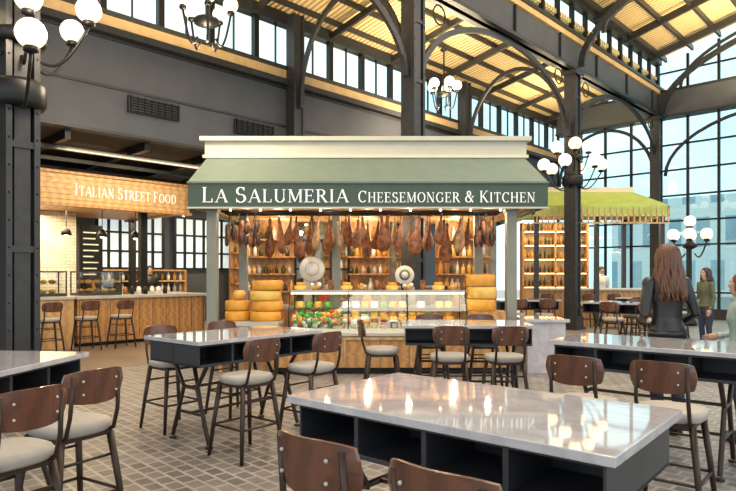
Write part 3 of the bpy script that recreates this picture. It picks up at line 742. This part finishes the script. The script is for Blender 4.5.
# ------------------------------------------------------------ people
def human(name,loc,rz,H,top,bottom,hair,hairlen,arms,voxel=.013,extra=None):
    s=H/1.7; b=MB()
    def loft(rows,k='skin',n=20):
        vs=[];fs=[]
        for (x,y,z,rx,ry) in rows:
            for j in range(n):
                g=2*math.pi*j/n; vs.append(((x+rx*math.cos(g))*s,(y+ry*math.sin(g))*s,z*s))
        for i in range(len(rows)-1):
            for j in range(n): fs.append((i*n+j,i*n+(j+1)%n,(i+1)*n+(j+1)%n,(i+1)*n+j))
        fs.append(tuple(range(n))[::-1]); fs.append(tuple((len(rows)-1)*n+j for j in range(n)))
        b.add(vs,fs,k,True)
    loft([(0,0,.80,.12,.09),(0,-.01,.88,.17,.125),(0,-.01,.96,.168,.12),(0,0,1.06,.135,.095),(0,0,1.14,.135,.095),(0,.01,1.25,.158,.115),(0,0,1.34,.17,.11),(0,0,1.40,.165,.085),(0,0,1.44,.11,.065),(0,0,1.47,.06,.055),(0,.005,1.55,.052,.055)])
    sc=lambda P:[tuple(c*s for c in p) for p in P]
    for sx in(-1,1):
        b.tube(sc([(sx*.09,0,.88),(sx*.10,.0,.7),(sx*.105,.01,.48),(sx*.105,-.015,.3),(sx*.105,-.01,.07)]),[.1*s,.088*s,.06*s,.055*s,.038*s],'skin',14)
        b.sph((sx*.105*s,.06*s,.04*s),(.045*s,.13*s,.04*s),'skin')
        sh,el,wr=arms[0 if sx<0 else 1]
        b.sph(tuple(c*s for c in sh),.06*s,'skin')
        b.tube(sc([(sh[0]*.6,sh[1],sh[2]-.01),sh,tuple((a+c)/2 for a,c in zip(sh,el)),el,tuple((a+c)/2 for a,c in zip(el,wr)),wr]),[.05*s,.058*s,.052*s,.043*s,.038*s,.027*s],'skin',12)
    hz=1.595
    b.sph((0,0,hz*s+.015*s),(.076*s,.094*s,.1*s),'skin',20,14)
    b.sph((0,.035*s,(hz-.06)*s),(.05*s,.055*s,.05*s),'skin',14,10)
    b.tube(sc([(0,.085,hz+.02),(0,.108,hz-.015),(0,.09,hz-.025)]),[.01*s,.016*s,.012*s],'skin',8)
    for sx in(-1,1): b.sph((sx*.078*s,0,hz*s),(.012*s,.02*s,.032*s),'skin',8,6)
    me=b.mesh('tmp'); o=D.objects.new('tmp',me); SC.collection.objects.link(o)
    r=o.modifiers.new('r','REMESH'); r.mode='VOXEL'; r.voxel_size=voxel
    sm_=o.modifiers.new('s','SMOOTH'); sm_.iterations=3; sm_.factor=.5
    dg=bpy.context.evaluated_depsgraph_get(); dg.update(); ev=o.evaluated_get(dg); nm=D.meshes.new_from_object(ev)
    D.objects.remove(o)
    nm.materials.clear()
    keys=['skin',top,bottom,'black']
    for k in keys: nm.materials.append(M[k])
    for p in nm.polygons:
        x,y,z=[c/s for c in p.center]; p.use_smooth=True
        if z>1.475: i=0
        elif z<.09: i=3
        elif z<.93 and abs(x)<.205 and abs(y)<.15: i=2
        else: i=1
        p.material_index=i
    nm.name=name
    body=put(name,nm,loc,rz)
    d=MB()
    for sx in(-1,1):
        d.sph((sx*.03*s,.083*s,(hz+.012)*s),.011*s,'paper',8,6); d.sph((sx*.03*s,.091*s,(hz+.012)*s),.006*s,'black',8,6)
        d.tube(sc([(sx*.016,.093,hz+.032),(sx*.032,.093,hz+.037),(sx*.048,.084,hz+.03)]),.003*s,hair,5)
    d.sph((0,.088*s,(hz-.052)*s),(.022*s,.008*s,.007*s),'red',8,6)
    d.lathe([(.075*s,1.43*s),(.07*s,1.475*s),(.062*s,1.48*s),(.06*s,1.44*s)],(0,0,0),top,16)
    d.lathe([(.178*s,.90*s),(.18*s,.93*s),(.172*s,.96*s),(.165*s,.95*s)],(0,-.01*s,0),top,20,1,.76)
    for i,(sh,el,wr) in enumerate(arms):
        sx=-1 if i==0 else 1
        w=Vector(wr)*s; dr=(Vector(wr)-Vector(el)).normalized(); side=dr.cross(Vector((sx,0,0))); side=side.normalized() if side.length>.2 else Vector((0,1,0)); nn=dr.cross(side)
        Rm=Matrix((side,nn,dr)).transposed()
        d.tube([w-dr*.05*s,w-dr*.0*s],[.04*s,.038*s],top,12)
        d.sph(w+dr*.05*s,(.042*s,.018*s,.058*s),'skin',12,8,R=Rm)
        for q in range(4):
            o0=w+dr*.085*s+side*((q-1.5)*.019*s); ln=[.062,.075,.07,.055][q]*s
            d.tube([o0,o0+dr*ln*.5+nn*.006*s,o0+dr*ln+nn*.022*s*(1)],[.0095*s,.009*s,.007*s],'skin',8)
        o0=w+dr*.03*s+side*.035*s
        d.tube([o0,o0+dr*.03*s+side*.025*s,o0+dr*.06*s+side*.03*s],[.012*s,.011*s,.008*s],'skin',8)
    if hairlen<=.12: d.sph((0,-.012*s,(hz+.032)*s),(.086*s,.098*s,.098*s),hair,20,12)
    if hairlen>.12:
        random.seed(5)
        d.sph((0,-.018*s,(hz+.03)*s),(.088*s,.1*s,.1*s),hair,20,12)
        for lay in range(3):
            for i in range(26):
                a=math.radians(-28+236*i/25+random.uniform(-4,4))
                cx=-math.cos(a); cy=-math.sin(a)
                ln=hairlen*random.uniform(.82,1.08)*(1 if cy<.0 else .8)
                R0=.088-.004*lay
                pts=[(cx*.02,cy*.02-.01,hz+.128)]
                for (rr,zz) in ((.05,.115),(.078,.075),(R0+.004,.02),(R0+.008,-.04)): pts.append((cx*rr,cy*rr*1.12-.012,hz+zz))
                n=7
                for q in range(1,n+1):
                    t=q/n; wv=.012*math.sin(t*9+i*1.7)
                    back=-.045*t if cy<0.3 else 0
                    fl=1+.35*math.sin(t*math.pi*.6)
                    pts.append((cx*(R0+.006)*fl+wv,(cy*(R0)*1.05-.02)+back,hz-.04-ln*t))
                rad=[.012]*2+[.017]*3+[.018-.013*(q/n)**2 for q in range(n)]
                pts=pts[:len(rad)]
                d.tube(sc(pts),[r_*s for r_ in rad],hair,6)
    put('head_and_hand_details',d,parent=body)
    return body
armsA=[((-.18,0,1.375),(-.25,-.04,1.10),(-.13,.18,1.02)),((.18,0,1.375),(.25,-.05,1.10),(.19,.15,.98))]
human('woman_in_leather_jacket',(2.78,5.58,0),math.radians(10),1.76,'leather','navy','hair',.32,armsA,.011)
armsB=[((-.175,0,1.38),(-.22,-.02,1.10),(-.21,.06,.86)),((.175,0,1.38),(.22,-.02,1.10),(.14,.2,1.05))]
human('woman_in_olive_coat',(6.75,12.0,0),math.radians(100),1.62,'olive','navy','hairk',.22,armsB,.016)
human('woman_in_mint_shirt',(3.36,5.42,0),math.radians(60),1.5,'mint','navy','hair',.2,armsB,.014)
human('stall_worker',(7.3,18.75,0),math.radians(180),1.75,'whitec','navy','hairk',.1,armsB,.018)
x,y,_=W(7.9,16.2); human('man_in_dark_jacket',(x,y,0),math.radians(200),1.75,'leather','navy','hairk',.1,armsB,.018)

# ------------------------------------------------------------ exterior
M['bld1']=brickmat('office_facade',(.14,.38,.48),(.32,.56,.64),(.85,.9,.9),2.4,3.4,.22,.3,vert=True,noise=.3)
M['bld2']=brickmat('pale_facade',(.45,.55,.6),(.3,.42,.5),(.85,.84,.8),1.8,3.0,.5,.4,vert=True,noise=.3)
def bldg(name,w,h,loc,k):
    b=MB(); b.bb(-w/2,w/2,0,8,0,h,k); put(name,b,loc,ANG-math.pi/2)
x,y,_=W(50,-2); bldg('office_building',22,12,(x,y,0),'bld1')
x,y,_=W(46,14); bldg('apartment_building',9,7,(x,y,0),'bld2')

# ------------------------------------------------------------ lights / world
w=D.worlds.new('World'); SC.world=w; w.use_nodes=True; nt=w.node_tree; N=nt.nodes
bg=N['Background']; tc=N.new('ShaderNodeTexCoord'); nz=N.new('ShaderNodeTexNoise'); nz.inputs['Scale'].default_value=2; nz.inputs['Detail'].default_value=5
rp=N.new('ShaderNodeValToRGB'); rp.color_ramp.elements[0].color=(.45,.74,.86,1); rp.color_ramp.elements[1].color=(1,.98,.94,1); rp.color_ramp.elements[0].position=.36; rp.color_ramp.elements[1].position=.56
nt.links.new(tc.outputs['Generated'],nz.inputs['Vector']); nt.links.new(nz.outputs['Fac'],rp.inputs[0]); nt.links.new(rp.outputs[0],bg.inputs[0]); bg.inputs[1].default_value=1.5
def area(u,l,z,e,size,sy,rot,col=(1,.88,.72),name='nave_fill_light'):
    o=addlight('AREA',name,W(u,l,z),e,col,size,sy=sy); o.rotation_euler=rot; return o
area(4,2,9.0,560,10,5,(0,0,ANG)); area(14,2,9.0,560,10,5,(0,0,ANG))  # soft fill added below the nave roof to brighten the hall, no fixtures
for u in (5.5,12.4,19): area(u,9.3,6.0,190,3,1.0,(math.pi,0,ANG),(1,.80,.46),'ceiling_fill_light')  # upward fill added to warm the aisle ceiling, no fixture modelled
for u in (8,14,20): area(u,4,7.2,300,3,2,(math.pi,0,ANG),(1,.80,.46),'ceiling_fill_light')  # same added fill, aimed up at the nave ceiling
for (x,y,z,e) in ((-2.42,9,5.2,160),(2.1,16.6,6.4,160),(-3.1,6.0,4.9,120)): addlight('POINT','globe_glow',(x,y,z-.5),e,(1,.80,.55),.3)

cd=D.cameras.new('Camera'); cam=D.objects.new('Camera',cd); SC.collection.objects.link(cam); SC.camera=cam
cam.location=(0,0,1.5); cam.rotation_euler=(math.pi/2,0,0); cd.sensor_width=36; cd.lens=600/736*36; cd.shift_y=29.5/736; cd.clip_end=300
SC.view_settings.view_transform='Standard'; SC.view_settings.look='None'; SC.view_settings.exposure=.5; SC.view_settings.gamma=1.04
